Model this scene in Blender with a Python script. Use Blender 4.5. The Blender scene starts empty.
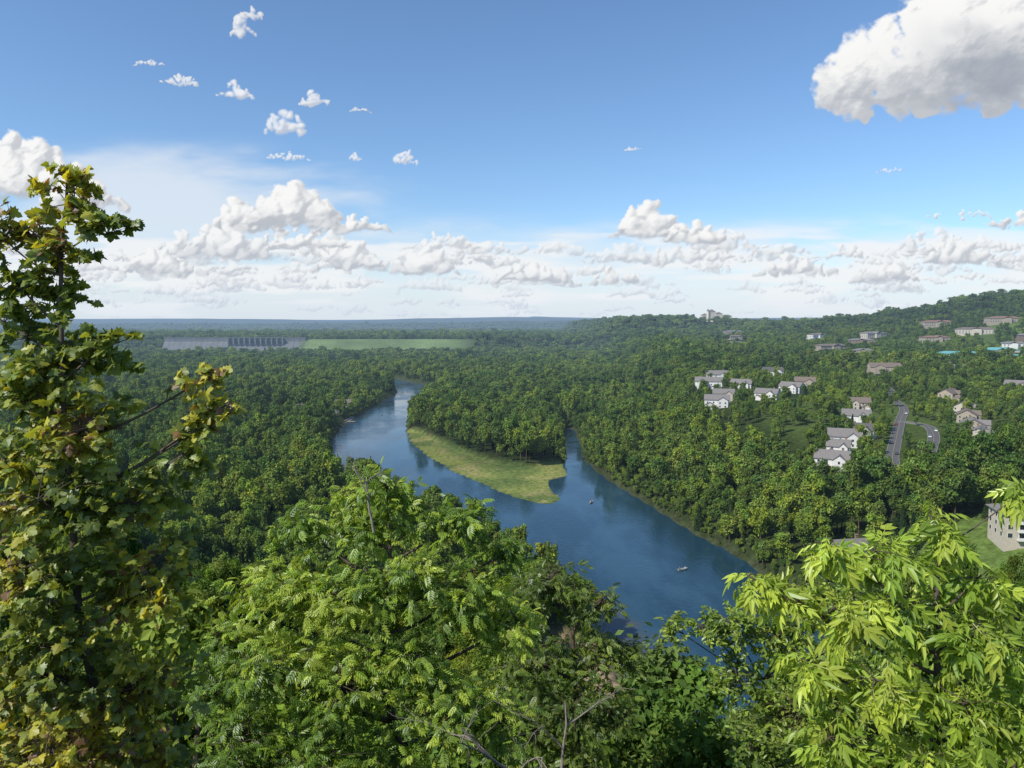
import bpy, math, random
import numpy as np
from mathutils import Vector
rng=np.random.default_rng(11); random.seed(5)
scene=bpy.context.scene
scene.view_settings.view_transform='Standard'
scene.view_settings.look='None'
scene.view_settings.exposure=0
# ------------------------------------------------------------ helpers
def ss(a,b,x):
    t=np.clip((x-a)/(b-a),0,1); return t*t*(3-2*t)
def vnoise(x,y,seed=0):
    x=np.asarray(x,float); y=np.asarray(y,float)
    xi=np.floor(x).astype(np.int64); yi=np.floor(y).astype(np.int64)
    xf=x-xi; yf=y-yi
    def h(a,b):
        n=(a*374761393+b*668265263+seed*1442695041)&0x7fffffff
        n=((n^(n>>13))*1274126177)&0x7fffffff
        return ((n^(n>>16))&0xffff)/65535.0
    u=xf*xf*(3-2*xf); v=yf*yf*(3-2*yf)
    return (h(xi,yi)*(1-u)+h(xi+1,yi)*u)*(1-v)+(h(xi,yi+1)*(1-u)+h(xi+1,yi+1)*u)*v
def fbm(x,y,seed,o=3):
    r=0;a=.5
    for i in range(o):
        r=r+a*(vnoise(x*2**i,y*2**i,seed+i)-.5); a*=.5
    return r
def link(o,parent=None):
    scene.collection.objects.link(o)
    if parent: o.parent=parent
    return o
def fast_mesh(name,verts,faces,mats=(),tint=None,midx=None,smooth=False):
    verts=np.asarray(verts,np.float32); faces=np.asarray(faces,np.int32)
    me=bpy.data.meshes.new(name); k=faces.shape[1]
    me.vertices.add(len(verts)); me.vertices.foreach_set('co',verts.ravel())
    me.loops.add(faces.size); me.loops.foreach_set('vertex_index',faces.ravel())
    me.polygons.add(len(faces)); me.polygons.foreach_set('loop_start',np.arange(0,faces.size,k,dtype=np.int32))
    for m in mats: me.materials.append(m)
    if midx is not None: me.polygons.foreach_set('material_index',np.asarray(midx,np.int32))
    me.polygons.foreach_set('use_smooth',np.full(len(faces),smooth,bool))
    me.update(calc_edges=True)
    if tint is not None:
        a=me.attributes.new('tint','FLOAT_COLOR','POINT')
        c=np.ones((len(verts),4),np.float32); c[:,:tint.shape[1]]=tint
        a.data.foreach_set('color',c.ravel())
    return me
class MB:
    def __init__(s): s.v=[]; s.f=[]
    def add(s,v,f):
        o=len(s.v); s.v+= [tuple(p) for p in v]; s.f+=[tuple(i+o for i in q) for q in f]
    def box(s,x0,x1,y0,y1,z0,z1):
        s.add([(x0,y0,z0),(x1,y0,z0),(x1,y1,z0),(x0,y1,z0),(x0,y0,z1),(x1,y0,z1),(x1,y1,z1),(x0,y1,z1)],
              [(3,2,1,0),(4,5,6,7),(0,1,5,4),(1,2,6,5),(2,3,7,6),(3,0,4,7)])
    def gable(s,x0,x1,y0,y1,z,h,axis='x',th=.25,solid=False):
        if axis=='x':
            ym=(y0+y1)/2
            p=[(x0,y0,z),(x0,ym,z+h),(x0,y1,z),(x1,y0,z),(x1,ym,z+h),(x1,y1,z)]
        else:
            xm=(x0+x1)/2
            p=[(x0,y0,z),(xm,y0,z+h),(x1,y0,z),(x0,y1,z),(xm,y1,z+h),(x1,y1,z)]
        if solid: s.add(p,[(0,1,2),(5,4,3),(0,3,4,1),(1,4,5,2),(0,2,5,3)])
        else:
            q=[(a,b,c-th) for a,b,c in p]
            s.add(p+q,[(0,3,4,1),(1,4,5,2),(6,7,10,9),(7,8,11,10),(0,1,7,6),(1,2,8,7),(3,9,10,4),(4,10,11,5),(0,6,9,3),(2,5,11,8)])
    def hip(s,x0,x1,y0,y1,z,h):
        i=(y1-y0)/2 if (y1-y0)<(x1-x0) else (x1-x0)/2
        xm0,xm1=(x0+i,x1-i); ym0,ym1=((y0+y1)/2,)*2
        if (y1-y0)>=(x1-x0): xm0=xm1=(x0+x1)/2; ym0,ym1=y0+i,y1-i
        if (y1-y0)<(x1-x0):
            s.add([(x0,y0,z),(x1,y0,z),(x1,y1,z),(x0,y1,z),(xm0,ym0,z+h),(xm1,ym0,z+h)],[(0,1,5,4),(1,2,5),(2,3,4,5),(3,0,4),(3,2,1,0)])
        else:
            s.add([(x0,y0,z),(x1,y0,z),(x1,y1,z),(x0,y1,z),(xm0,ym0,z+h),(xm0,ym1,z+h)],[(0,1,4),(1,2,5,4),(2,3,5),(3,0,4,5),(3,2,1,0)])
    def cyl(s,cx,cy,cz,r,l,axis='x',n=12):
        a=[];b=[]
        for i in range(n):
            t=2*math.pi*i/n; c,d=r*math.cos(t),r*math.sin(t)
            if axis=='x': a.append((cx-l/2,cy+c,cz+d)); b.append((cx+l/2,cy+c,cz+d))
            elif axis=='y': a.append((cx+c,cy-l/2,cz+d)); b.append((cx+c,cy+l/2,cz+d))
            else: a.append((cx+c,cy+d,cz)); b.append((cx+c,cy+d,cz+l))
        s.add(a+b,[(i,(i+1)%n,n+(i+1)%n,n+i) for i in range(n)]+[tuple(range(n))[::-1],tuple(range(n,2*n))])
    def obj(s,name,mat,parent=None,smooth=False):
        me=bpy.data.meshes.new(name); me.from_pydata(s.v,[],s.f); me.materials.append(mat); me.update()
        if smooth:
            for p in me.polygons: p.use_smooth=True
        return link(bpy.data.objects.new(name,me),parent)
def empty(name,loc,rotz=0):
    e=bpy.data.objects.new(name,None); e.location=loc; e.rotation_euler=(0,0,rotz); e.empty_display_size=1
    return link(e)
class NT:
    def __init__(s,t): s.t=t
    def n(s,typ,**k):
        n=s.t.nodes.new(typ)
        for a,b in k.items(): setattr(n,a,b)
        return n
    def put(s,sock,v):
        if isinstance(v,bpy.types.NodeSocket): s.t.links.new(v,sock)
        else: sock.default_value=v
    def m(s,op,a,b=None,c=None,clamp=False):
        n=s.n('ShaderNodeMath',operation=op,use_clamp=clamp); s.put(n.inputs[0],a)
        if b is not None: s.put(n.inputs[1],b)
        if c is not None: s.put(n.inputs[2],c)
        return n.outputs[0]
    def vm(s,op,a,b=None):
        n=s.n('ShaderNodeVectorMath',operation=op); s.put(n.inputs[0],a)
        if b is not None: s.put(n.inputs[1],b)
        return n.outputs['Value'] if op in('DOT_PRODUCT','LENGTH') else n.outputs[0]
    def mr(s,v,a,b,c=0.,d=1.,smooth=True):
        n=s.n('ShaderNodeMapRange',interpolation_type='SMOOTHSTEP' if smooth else 'LINEAR')
        s.put(n.inputs[0],v)
        for i,q in enumerate((a,b,c,d)): s.put(n.inputs[i+1],q)
        return n.outputs[0]
    def mix(s,f,a,b,blend='MIX'):
        n=s.n('ShaderNodeMix',data_type='RGBA',blend_type=blend); s.put(n.inputs[0],f); s.put(n.inputs[6],a); s.put(n.inputs[7],b)
        return n.outputs[2]
    def noise(s,vec,scale,detail=4,rough=.55,dist=0.):
        n=s.n('ShaderNodeTexNoise'); 
        if vec is not None: s.put(n.inputs['Vector'],vec)
        n.inputs['Scale'].default_value=scale; n.inputs['Detail'].default_value=detail; n.inputs['Roughness'].default_value=rough; n.inputs['Distortion'].default_value=dist
        return n.outputs[0]
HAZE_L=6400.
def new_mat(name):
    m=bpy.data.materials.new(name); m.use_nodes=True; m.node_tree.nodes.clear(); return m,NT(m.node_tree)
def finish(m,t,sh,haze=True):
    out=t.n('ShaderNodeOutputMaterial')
    if haze:  # aerial haze painted in as sky-coloured glow, stronger further from the origin
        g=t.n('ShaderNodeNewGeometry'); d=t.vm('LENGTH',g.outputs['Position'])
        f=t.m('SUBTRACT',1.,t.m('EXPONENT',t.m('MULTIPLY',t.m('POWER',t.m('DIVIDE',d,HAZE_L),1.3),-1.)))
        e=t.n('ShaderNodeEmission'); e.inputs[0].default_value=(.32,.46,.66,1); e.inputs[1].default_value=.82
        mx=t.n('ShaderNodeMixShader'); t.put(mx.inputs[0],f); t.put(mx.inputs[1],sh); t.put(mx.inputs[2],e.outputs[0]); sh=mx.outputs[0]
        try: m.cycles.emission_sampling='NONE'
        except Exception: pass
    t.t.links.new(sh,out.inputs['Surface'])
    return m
def surf(name,col,rough=.8,var=.25,scale=.8,haze=True,spec=.3,metal=0.,bump=0.):
    m,t=new_mat(name)
    g=t.n('ShaderNodeNewGeometry').outputs['Position']
    n=t.noise(g,scale,3,.6)
    f=t.mr(n,.3,.7,1-var,1+var,False)
    c=t.vm('SCALE',(col[0],col[1],col[2])); t.put(c.node.inputs['Scale'],f)
    p=t.n('ShaderNodeBsdfPrincipled'); t.put(p.inputs['Base Color'],c); p.inputs['Roughness'].default_value=rough
    p.inputs['Specular IOR Level'].default_value=spec; p.inputs['Metallic'].default_value=metal
    if bump:
        b=t.n('ShaderNodeBump'); b.inputs['Strength'].default_value=bump; t.put(b.inputs['Height'],n); t.put(p.inputs['Normal'],b.outputs[0])
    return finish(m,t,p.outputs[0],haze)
def leafmat(name,trans=.4,haze=False,instvar=False,gloss=.05):
    m,t=new_mat(name)
    a=t.n('ShaderNodeAttribute',attribute_name='tint').outputs['Color']
    if instvar:
        q=t.n('ShaderNodeAttribute',attribute_name='patch',attribute_type='INSTANCER').outputs['Color']
        a=t.mix(1.,a,q,'MULTIPLY')
    d=t.n('ShaderNodeBsdfDiffuse'); t.put(d.inputs[0],a)
    tr=t.n('ShaderNodeBsdfTranslucent'); tc=t.mix(1.,a,(1.3,1.15,.4,1),'MULTIPLY'); t.put(tr.inputs[0],tc)
    mx=t.n('ShaderNodeMixShader'); mx.inputs[0].default_value=trans; t.put(mx.inputs[1],d.outputs[0]); t.put(mx.inputs[2],tr.outputs[0])
    sh=mx.outputs[0]
    if gloss:
        gl=t.n('ShaderNodeBsdfGlossy'); gl.inputs['Roughness'].default_value=.42; gl.inputs[0].default_value=(.9,.95,1,1)
        m2=t.n('ShaderNodeMixShader'); m2.inputs[0].default_value=gloss; t.put(m2.inputs[1],sh); t.put(m2.inputs[2],gl.outputs[0]); sh=m2.outputs[0]
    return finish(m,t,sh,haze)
# ------------------------------------------------------------ river outline (metres; overlook at origin)
def smooth_poly(P,closed=True,k=4):
    P=np.array(P,float); n=len(P); out=[]
    for i in range(n if closed else n-1):
        if closed: a,b,c,d=P[(i-1)%n],P[i],P[(i+1)%n],P[(i+2)%n]
        else: a,b,c,d=P[max(i-1,0)],P[i],P[i+1],P[min(i+2,n-1)]
        for j in range(k):
            t=j/k; out.append(.5*((2*b)+(-a+c)*t+(2*a-5*b+4*c-d)*t*t+(-a+3*b-3*c+d)*t**3))
    if not closed: out.append(P[-1])
    return np.array(out)
RIVER=smooth_poly([(-560,1900),(-330,1450),(-205,1180),(-165,1050),(-163,920),(-166,750),(-160,668),(-150,597),(-130,520),(-104,440),(-64,395),(-28,350),(2,300),(22,245),(30,200),(42,165),(85,135),(180,100),(500,30),
 (600,80),(300,130),(170,170),(132,200),(116,235),(106,262),(100,290),(96,316),(88,341),(76,399),(62,463),(54,531),(57,612),(59,680),(51,688),(46,650),(38,524),(37,480),(22,452),(27,412),(16,399),(-7,430),(-34,479),(-66,551),(-90,634),(-97,681),(-107,760),(-107,837),(-99,950),(-103,1055),(-145,1190),(-275,1430),(-520,1930)])
WEED=np.array([(-115,700),(-86,668),(-46,580),(-14,520),(10,500),(30,520),(44,514),(60,480),(40,380),(0,380),(-80,480),(-125,640)],float)
def inpoly(x,y,P):
    c=np.zeros(x.shape,bool); n=len(P)
    for i in range(n):
        x0,y0=P[i];x1,y1=P[(i+1)%n]
        if y0==y1: continue
        cond=((y0>y)!=(y1>y))&(x<(x1-x0)*(y-y0)/(y1-y0)+x0); c^=cond
    return c
def linedist(x,y,P,closed=True):
    d=np.full(x.shape,1e9); n=len(P)
    for i in range(n if closed else n-1):
        a=P[i];b=P[(i+1)%n]; ab=b-a; L=max(ab@ab,1e-9)
        t=np.clip(((x-a[0])*ab[0]+(y-a[1])*ab[1])/L,0,1)
        d=np.minimum(d,(x-a[0]-t*ab[0])**2+(y-a[1]-t*ab[1])**2)
    return np.sqrt(d)
def sdist(x,y):
    x=np.asarray(x,float);y=np.asarray(y,float)
    sd=np.full(x.shape,400.); m=(x>-800)&(x<800)&(y>-150)&(y<2150)
    xs,ys=x[m],y[m]
    if xs.size:
        d=linedist(xs,ys,RIVER); ins=inpoly(xs,ys,RIVER); sd[m]=np.where(ins,-d,d)+np.where(inpoly(xs,ys,WEED),7*fbm(xs/16,ys/16,55,3),0)
    return sd
DAM_X0,DAM_X1,DAM_Y=-1085.,-645.,2320.
def height(x,y,sd=None):
    x=np.asarray(x,float);y=np.asarray(y,float)
    if sd is None: sd=sdist(x,y)
    n1=fbm(x/220,y/220,1,3); n3=fbm(x/1900,y/1300,9,3); n4=fbm(x/500,y/500,19,3)
    z=5+7*n1
    xb=np.interp(y,[0,250,316,463,612,700,1000,1500,2500],[170,108,96,65,60,75,120,190,260])
    e=ss(0,130,x-xb)
    z=z+e*(np.interp(y,[0,300,450,700,1000,1500,2000,3000,5000,9000],[24,24,27,32,38,45,50,55,50,50])+14*n4)
    z=z+e*18*ss(300,900,x)*ss(1200,2600,y)
    z=z+96*np.exp(-(((x-1210)/265)**2+((y-1650)/380)**2)/2)+14*np.exp(-((x-705)**2+(y-2600)**2)/(2*170.**2))
    wl=1-ss(150,600,x-xb)
    back=np.interp(y,[2300,2420,3500,5000],[0,36,36,28])
    z=z+wl*back*np.where(y>2300,1,0)+14*n4*ss(2500,4000,y)
    # far ridges, one behind the other
    r1=(86+95*fbm(x/1500,0*x+.3,301,3)+10*fbm(x/300,y/300,311,2))*np.exp(-((y-6900-500*fbm(x/1800,0*x,305,2))/900)**2)
    r2=(116+110*fbm(x/2300,0*x+.7,321,3)+9*fbm(x/350,y/350,331,2))*np.exp(-((y-9800)/1100)**2)
    r3=(148+95*fbm(x/3300,0*x+.9,341,3))*np.exp(-((y-13000)/1300)**2)
    z=np.where(y>4200,z*(1-ss(4200,5600,y)*.75),z); z=z+np.maximum(np.maximum(r1,r2),r3)*ss(4200,5600,y)
    emb=46*np.clip((y-2205)/115,0,1)*np.where(y>2320,np.clip(1-(y-2330)/200,.75,1),1)
    em=ss(-700,-646,x)*(1-ss(-60,150,x)); 
    z=np.where((em>0)&(y>2205)&(y<2420),np.maximum(z,emb*em+5*(1-em)),z)
    la=(1-ss(-1180,-1090,x))*ss(2150,2330,y)*40
    z=np.where(y<2420,np.maximum(z,la),z)
    z=np.where((x>DAM_X0-5)&(x<DAM_X1)&(y>2330)&(y<2420),36.,z)
    z=np.where((x>DAM_X0+10)&(x<DAM_X1-10)&(y>2180)&(y<=2330),2.5,z)
    st=1+.95*ss(12,140,-x)
    prof=np.interp(y/st,[-50,1.0,3,7,15,30,60,100,150,200,230],[98.3,98.3,93,86,79,67,41,17,5,0,-5])
    z=np.maximum(z,prof+ np.where(y>6,4*n1,0))
    grav=(x>-8)&(x<62)&(y>135)&(y<222)
    z=np.where(grav,np.minimum(z,.25+.10*np.maximum(sd,0)),z)
    we=inpoly(x,y,WEED)
    z=np.where(we,np.minimum(z,.02*np.maximum(sd,0)+.12),z)
    z=np.where(sd<0,np.maximum(.18*sd,-2.5),np.minimum(z,.9*sd+.02))
    return z
def H(x,y): return float(height(np.array([x]),np.array([y]))[0])
# ------------------------------------------------------------ layout lists
ROADS=[smooth_poly([(330,640),(312,585),(275,520),(236,450),(204,392),(190,360)],False),
       smooth_poly([(275,520),(283,500),(262,455),(228,400),(206,360)],False),
       smooth_poly([(190,360),(206,360),(240,330),(290,300)],False),
       smooth_poly([(330,640),(360,700),(420,860),(520,1000),(640,1100),(800,1250)],False),
       smooth_poly([(-420,800),(-330,790),(-240,805),(-195,800),(-182,740),(-172,690)],False)]
HOUSES=[(172,392,-28,17,12,6.2,3.6,'white','grey'),(196,432,-20,18,12,6.5,3.8,'white','grey'),(218,456,-38,15,11,6,3.4,'white','dark'),(240,512,-24,18,12,6.4,3.6,'white','grey'),(276,585,-18,16,12,6,3.4,'cream','brown'),(184,412,-28,12,10,6,3.2,'white','grey'),
(300,478,62,18,13,6,3.8,'tan','grey'),(283,444,52,17,12,6,3.6,'cream','grey'),(266,410,68,17,13,6.2,3.8,'white','grey'),(250,378,62,17,12,6,3.6,'tan','grey'),(322,520,58,18,12,6,3.6,'tan','brown'),(345,560,45,18,12,6,3.6,'cream','grey'),(312,420,-28,18,13,6,3.8,'tan','grey'),(292,386,-20,18,12,6,3.6,'white','grey'),(342,470,-35,18,12,6,3.6,'cream','brown'),(380,640,40,18,12,6,3.6,'tan','brown'),(320,340,-20,18,12,6,3.6,'cream','grey'),(340,390,-20,18,12,6,3.6,'cream','grey'),
(196,735,-15,26,12,8,3.8,'white','grey'),(222,712,-30,20,12,7,3.8,'white','grey'),(222,800,-5,24,13,8,3.8,'white','grey'),(222,640,-35,19,12,6.5,3.6,'white','grey'),(262,690,-45,20,12,6.5,3.6,'white','grey'),(170,610,-15,20,11,7,3.6,'white','grey'),(184,640,-15,18,11,7,3.6,'cream','grey'),(290,730,-25,20,12,7,3.8,'tan','brown'),
(436,865,-10,34,16,8,4.5,'tan','brown'),(300,850,-10,22,12,7,4,'white','dark'),(132,283,10,13,9,5.2,3.2,'tan','grey'),(520,860,-10,26,13,7,4,'cream','grey'),
(480,700,-40,20,13,6.5,4,'tan','grey'),(430,560,-30,20,13,6.5,4,'white','grey'),(560,930,-10,26,14,7,4,'cream','brown'),(-191,832,10,22,11,5.5,3.6,'brown','brown'),(-236,812,0,12,8,3.4,2.4,'brown','dark')]
TOWN=[(640,1060,-8,60,22,9,'white','teal'),(715,1085,-20,46,22,10,'cream','teal'),(680,1010,12,40,18,8,'white','teal'),(735,1020,-8,40,18,8,'white','grey'),
(560,1300,15,60,26,8,'tan','brown'),(650,1380,-20,50,24,8,'brown','grey'),(760,1330,-5,45,26,8,'tan','rust'),(850,1360,-25,66,26,9,'cream','brown'),(940,1420,-8,60,26,9,'tan','rust'),(870,1240,-10,50,22,8,'brown','grey'),(720,1480,20,50,24,9,'cream','grey'),
(440,1460,0,36,20,7,'white','grey'),(800,1180,-30,40,20,8,'white','grey'),(1010,1400,-10,56,22,9,'cream','rust'),(520,1700,10,50,22,8,'tan','brown'),
(560,1180,-25,34,20,8,'tan','grey'),(860,1500,-5,60,22,9,'tan','rust'),(640,1560,25,40,22,9,'white','brown'),(600,2000,0,60,24,9,'tan','grey'),(900,1140,-10,46,20,8,'white','grey')]
APART=(193,264,-12)
HOTEL=(705,2600)
# ------------------------------------------------------------ terrain sheet
def axis(a,c,lo,hi,n):
    t=np.linspace(math.asinh((lo-c)/a),math.asinh((hi-c)/a),n); return c+a*np.sinh(t)
gx=axis(260,20,-16000,16000,600); gy=axis(260,330,-3000,17000,640)
X,Y=np.meshgrid(gx,gy); fx,fy=X.ravel(),Y.ravel()
SD=sdist(fx,fy); Z=height(fx,fy,SD)
nx,ny=len(gx),len(gy)
I=(np.arange(ny-1)[:,None]*nx+np.arange(nx-1)[None,:]).ravel()
F=np.stack([I,I+1,I+nx+1,I+nx],1)
col=np.zeros((len(fx),3)); col[:]=(.030,.045,.014)
def paint(mask,c):
    m=np.clip(mask,0,1)[:,None]; col[:]=col*(1-m)+np.array(c)*m
hood=ss(0,25,120-np.abs(fx-285))*ss(0,30,fy-345)*ss(0,30,660-fy)*(SD>60)
paint(hood*.7,(.080,.115,.030))
lawns=[(188,256,52,38),(-262,785,80,46),(660,1050,140,60),(820,1330,220,90)]
for a,b,c,d in lawns:
    paint(ss(1.15,.85,np.sqrt(((fx-a)/c)**2+((fy-b)/d)**2))*.85,(.11,.165,.040))
emm=ss(-665,-645,fx)*(1-ss(-260,-60,fx))*(fy>2190)*(fy<2345)
paint(emm*1.,(.15,.21,.08))
paint(((fx>-1100)&(fx<-640)&(fy>2100)&(fy<2330))*.8,(.08,.11,.05))
inw=inpoly(fx,fy,WEED)
paint(inw*1.,(.175,.20,.055))
paint(inw*ss(.40,.70,vnoise(fx/24,fy/24,31)),(.095,.13,.038))
paint(inw*ss(.5,.85,vnoise(fx/9,fy/9,37))*.7,(.24,.21,.09))
paint(inw*ss(14,26,SD)*.6,(.06,.10,.03))
paint(((SD<4)&(SD>0)&(~inw))*.7,(.04,.048,.02))
paint(((fx>-8)&(fx<62)&(fy>135)&(fy<222)&(SD<26))*1.,(.30,.22,.14))
paint((SD<=0)*1.,(.05,.058,.03))
cut=(fy<6)&(fy>-20)&(np.abs(fx)<30); paint(cut*.6,(.2,.17,.12))
gm,t=new_mat('ground_material')
a=t.n('ShaderNodeAttribute',attribute_name='tint').outputs['Color']; g=t.n('ShaderNodeNewGeometry').outputs['Position']
v=t.vm('SCALE',a); t.put(v.node.inputs['Scale'],t.m('MULTIPLY',t.mr(t.noise(g,.35,4,.65),.3,.7,.5,1.5,False),t.mr(t.noise(g,.004,3,.6),.3,.7,.6,1.4,False)))
p=t.n('ShaderNodeBsdfDiffuse'); t.put(p.inputs[0],v)
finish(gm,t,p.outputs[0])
link(bpy.data.objects.new('ground_terrain',fast_mesh('ground_terrain',np.stack([fx,fy,Z],1),F,[gm],tint=col,smooth=True)))
# ------------------------------------------------------------ river water
wm,t=new_mat('river_water_material')
g=t.n('ShaderNodeNewGeometry').outputs['Position']
p=t.n('ShaderNodeBsdfPrincipled'); 
sh_=t.mr(t.m('ADD',t.vm('LENGTH',t.vm('MULTIPLY',t.vm('SUBTRACT',g,(22.,200.,0.)),(1.,.45,0.))),t.mr(t.noise(g,.07,3,.6),.3,.7,-9.,9.,False)),8.,32.)
wk=t.noise(t.vm('MULTIPLY',g,(1.,.35,1.)),.03,4,.6)
deep=t.mix(t.mr(wk,.42,.62),(.010,.038,.062,1),(.024,.068,.105,1))
base=t.mix(sh_,(.085,.065,.032,1),deep)
t.put(p.inputs['Base Color'],base)
wp=t.noise(t.vm('MULTIPLY',g,(1.,.5,1.)),.018,3,.6)
t.put(p.inputs['Roughness'],t.mr(wp,.4,.6,.05,.20)); p.inputs['IOR'].default_value=1.33
b=t.n('ShaderNodeBump'); t.put(b.inputs['Strength'],t.mr(wp,.4,.62,.2,.7)); b.inputs['Distance'].default_value=.24
t.put(b.inputs['Height'],t.noise(t.vm('MULTIPLY',g,(1.,.6,1.)),.55,2,.6)); t.put(p.inputs['Normal'],b.outputs[0])
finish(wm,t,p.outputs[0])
mb=MB(); mb.add([(-800,-100,0),(800,-100,0),(800,2150,0),(-800,2150,0)],[(0,1,2,3)]); mb.obj('river_water',wm)
# ------------------------------------------------------------ materials for built things
WALL={'white':surf('wall_white',(.66,.65,.62),var=.06),'cream':surf('wall_cream',(.50,.45,.37),var=.08),'tan':surf('wall_tan',(.38,.32,.25),var=.1),'brown':surf('wall_brown',(.22,.15,.11),var=.15)}
ROOF={'grey':surf('roof_grey_shingle',(.19,.175,.165),var=.2,scale=1.5),'dark':surf('roof_dark_shingle',(.10,.095,.09),var=.2,scale=1.5),'brown':surf('roof_brown_shingle',(.17,.135,.11),var=.2,scale=1.5),'rust':surf('roof_red',(.24,.135,.10),var=.2),'teal':surf('roof_teal_metal',(.14,.38,.37),var=.1,rough=.5)}
GLASS=surf('window_glass',(.04,.05,.06),rough=.1,spec=.6,var=.1); TRIM=surf('white_trim',(.70,.70,.67),var=.04); DOOR=surf('door_paint',(.12,.05,.04),var=.1)
ASPH=surf('asphalt',(.10,.098,.095),rough=.9,var=.2); KERB=surf('kerb_concrete',(.26,.25,.23),var=.1); PAINT=surf('road_paint',(.4,.34,.18),var=.1)
CONC=surf('dam_concrete',(.14,.145,.15),var=.15,scale=.05); CONCD=surf('dam_gate_steel',(.06,.07,.085),var=.1)
# ------------------------------------------------------------ houses
def windows(fr,gl,side,pos,lo,hi,zs,ww=1.1,wh=1.4,step=3.0):
    n=max(1,int((hi-lo-1.2)/step)); st=(hi-lo)/n
    for z in zs:
        for i in range(n):
            c=lo+st*(i+.5)
            if side in('f','b'):
                s=-1 if side=='f' else 1
                a,b=sorted((pos,pos+s*.06)); fr.box(c-ww/2-.12,c+ww/2+.12,a,b,z-.12,z+wh+.12)
                a,b=sorted((pos+s*.061,pos+s*.09)); gl.box(c-ww/2,c+ww/2,a,b,z,z+wh)
            else:
                s=-1 if side=='l' else 1
                a,b=sorted((pos,pos+s*.06)); fr.box(a,b,c-ww/2-.12,c+ww/2+.12,z-.12,z+wh+.12)
                a,b=sorted((pos+s*.061,pos+s*.09)); gl.box(a,b,c-ww/2,c+ww/2,z,z+wh)
def house(x,y,rot,w,d,h,rh,wk,rk,name='house'):
    e=empty(name,(x,y,H(x,y)-.3),math.radians(rot))
    wa=MB();ro=MB();fr=MB();gl=MB();do=MB();ch=MB()
    wa.box(-w/2,w/2,-d/2,d/2,-2.5,h); wa.gable(-w/2,w/2,-d/2,d/2,h,rh-.15,'x',solid=True)
    ro.gable(-w/2-.5,w/2+.5,-d/2-.6,d/2+.6,h+.02-.3,rh+.35,'x')
    sd_=1 if int(x+y)%2 else -1
    ww=w*(.34+.08*((int(x)%3)/2)); wx=-w*.22*sd_; wd=2.2+(int(y)%4)*.7
    wa.box(wx-ww/2,wx+ww/2,-d/2-wd,-d/2-.01,-2.5,h*.93); wa.gable(wx-ww/2,wx+ww/2,-d/2-wd,0,h*.93,rh*.72,'y',solid=True)
    ro.gable(wx-ww/2-.4,wx+ww/2+.4,-d/2-wd-.4,-.2,h*.93-.2,rh*.72+.32,'y')
    g0,g1=(w*.12,w*.46) if sd_>0 else (-w*.46,-w*.12)
    wa.box(g0,g1,-d/2-5,-d/2-.01,-2.5,3.0); wa.gable(g0,g1,-d/2-5,-d/2+1,3.0,1.8,'y',solid=True)
    ro.gable(g0-.35,g1+.35,-d/2-5.35,-d/2+.8,2.85,2.05,'y')
    zs=[.9,3.7] if h>5 else [.9]
    windows(fr,gl,'f',-d/2-wd,wx-ww/2,wx+ww/2,zs); windows(fr,gl,'f',-d/2,*((w*.02,w/2) if sd_>0 else (-w/2,-w*.02)),[z for z in zs if z>3.5])
    windows(fr,gl,'l',-w/2,-d/2,d/2,zs); windows(fr,gl,'r',w/2,-d/2,d/2,zs); windows(fr,gl,'b',d/2,-w/2,w/2,zs)
    fr.box(g0+.5,g1-.5,-d/2-5.06,-d/2-5.0,0.05,2.3)
    do.box(sd_*w*.04-.5,sd_*w*.04+.5,-d/2-.07,-d/2-.002,.05,2.2)
    ch.box(w*.25,w*.25+1.1,.8,1.7,h,h+rh+1.0); ch.box(w*.25-.1,w*.25+1.2,.7,1.8,h+rh+1.003,h+rh+1.25)
    wa.obj('walls',WALL[wk],e);ro.obj('roof',ROOF[rk],e);fr.obj('window_frames',TRIM,e);gl.obj('windows',GLASS,e);do.obj('door',DOOR,e);ch.obj('chimney',WALL['brown'],e)
for hs in HOUSES: house(*hs,name='brown_lodge' if hs[7]=='brown' else('white_house' if hs[7]=='white' else 'tan_house'))
def block(x,y,rot,w,d,h,wk,rk,name):
    e=empty(name,(x,y,H(x,y)-.5),math.radians(rot)); wa=MB();ro=MB();fr=MB();gl=MB()
    wa.box(-w/2,w/2,-d/2,d/2,-8,h)
    ro.hip(-w/2-1,w/2+1,-d/2-1,d/2+1,h+.01,h*.38)
    wa.box(-w*.12,w*.12,-d/2-4,-d/2-.01,-8,h*1.05); ro.gable(-w*.12-1,w*.12+1,-d/2-5,0,h*1.05,h*.35,'y',th=.5)
    zs=[1.2+3.4*i for i in range(int(h/3.4))]
    for s,p_,a,b in(('f',-d/2,-w/2,-w*.13),('f',-d/2,w*.13,w/2),('l',-w/2,-d/2,d/2),('r',w/2,-d/2,d/2)): windows(fr,gl,s,p_,a,b,zs,2.,1.7,4.)
    wa.obj('walls',WALL[wk],e);ro.obj('roof',ROOF[rk],e);fr.obj('window_frames',TRIM,e);gl.obj('windows',GLASS,e)
for i,b_ in enumerate(TOWN): block(*b_,name='teal_roofed_building' if b_[7]=='teal' else 'town_building')
ax,ay,ar=APART
e=empty('apartment_building',(ax,ay,H(ax,ay)),math.radians(ar)); wa=MB();ro=MB();fr=MB();gl=MB();ba=MB()
wa.box(-15,15,-7,7,-6,9.3); ro.hip(-16,16,-8,8,9.31,3.4)
windows(fr,gl,'l',-15,-7,7,[.9,4.0,7.0],1.2,1.5,3.4); windows(fr,gl,'f',-7,-15,15,[.9,4.0,7.0],1.5,1.6,3.4); windows(fr,gl,'r',15,-7,7,[.9,4,7],1.2,1.5,3.4)
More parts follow.
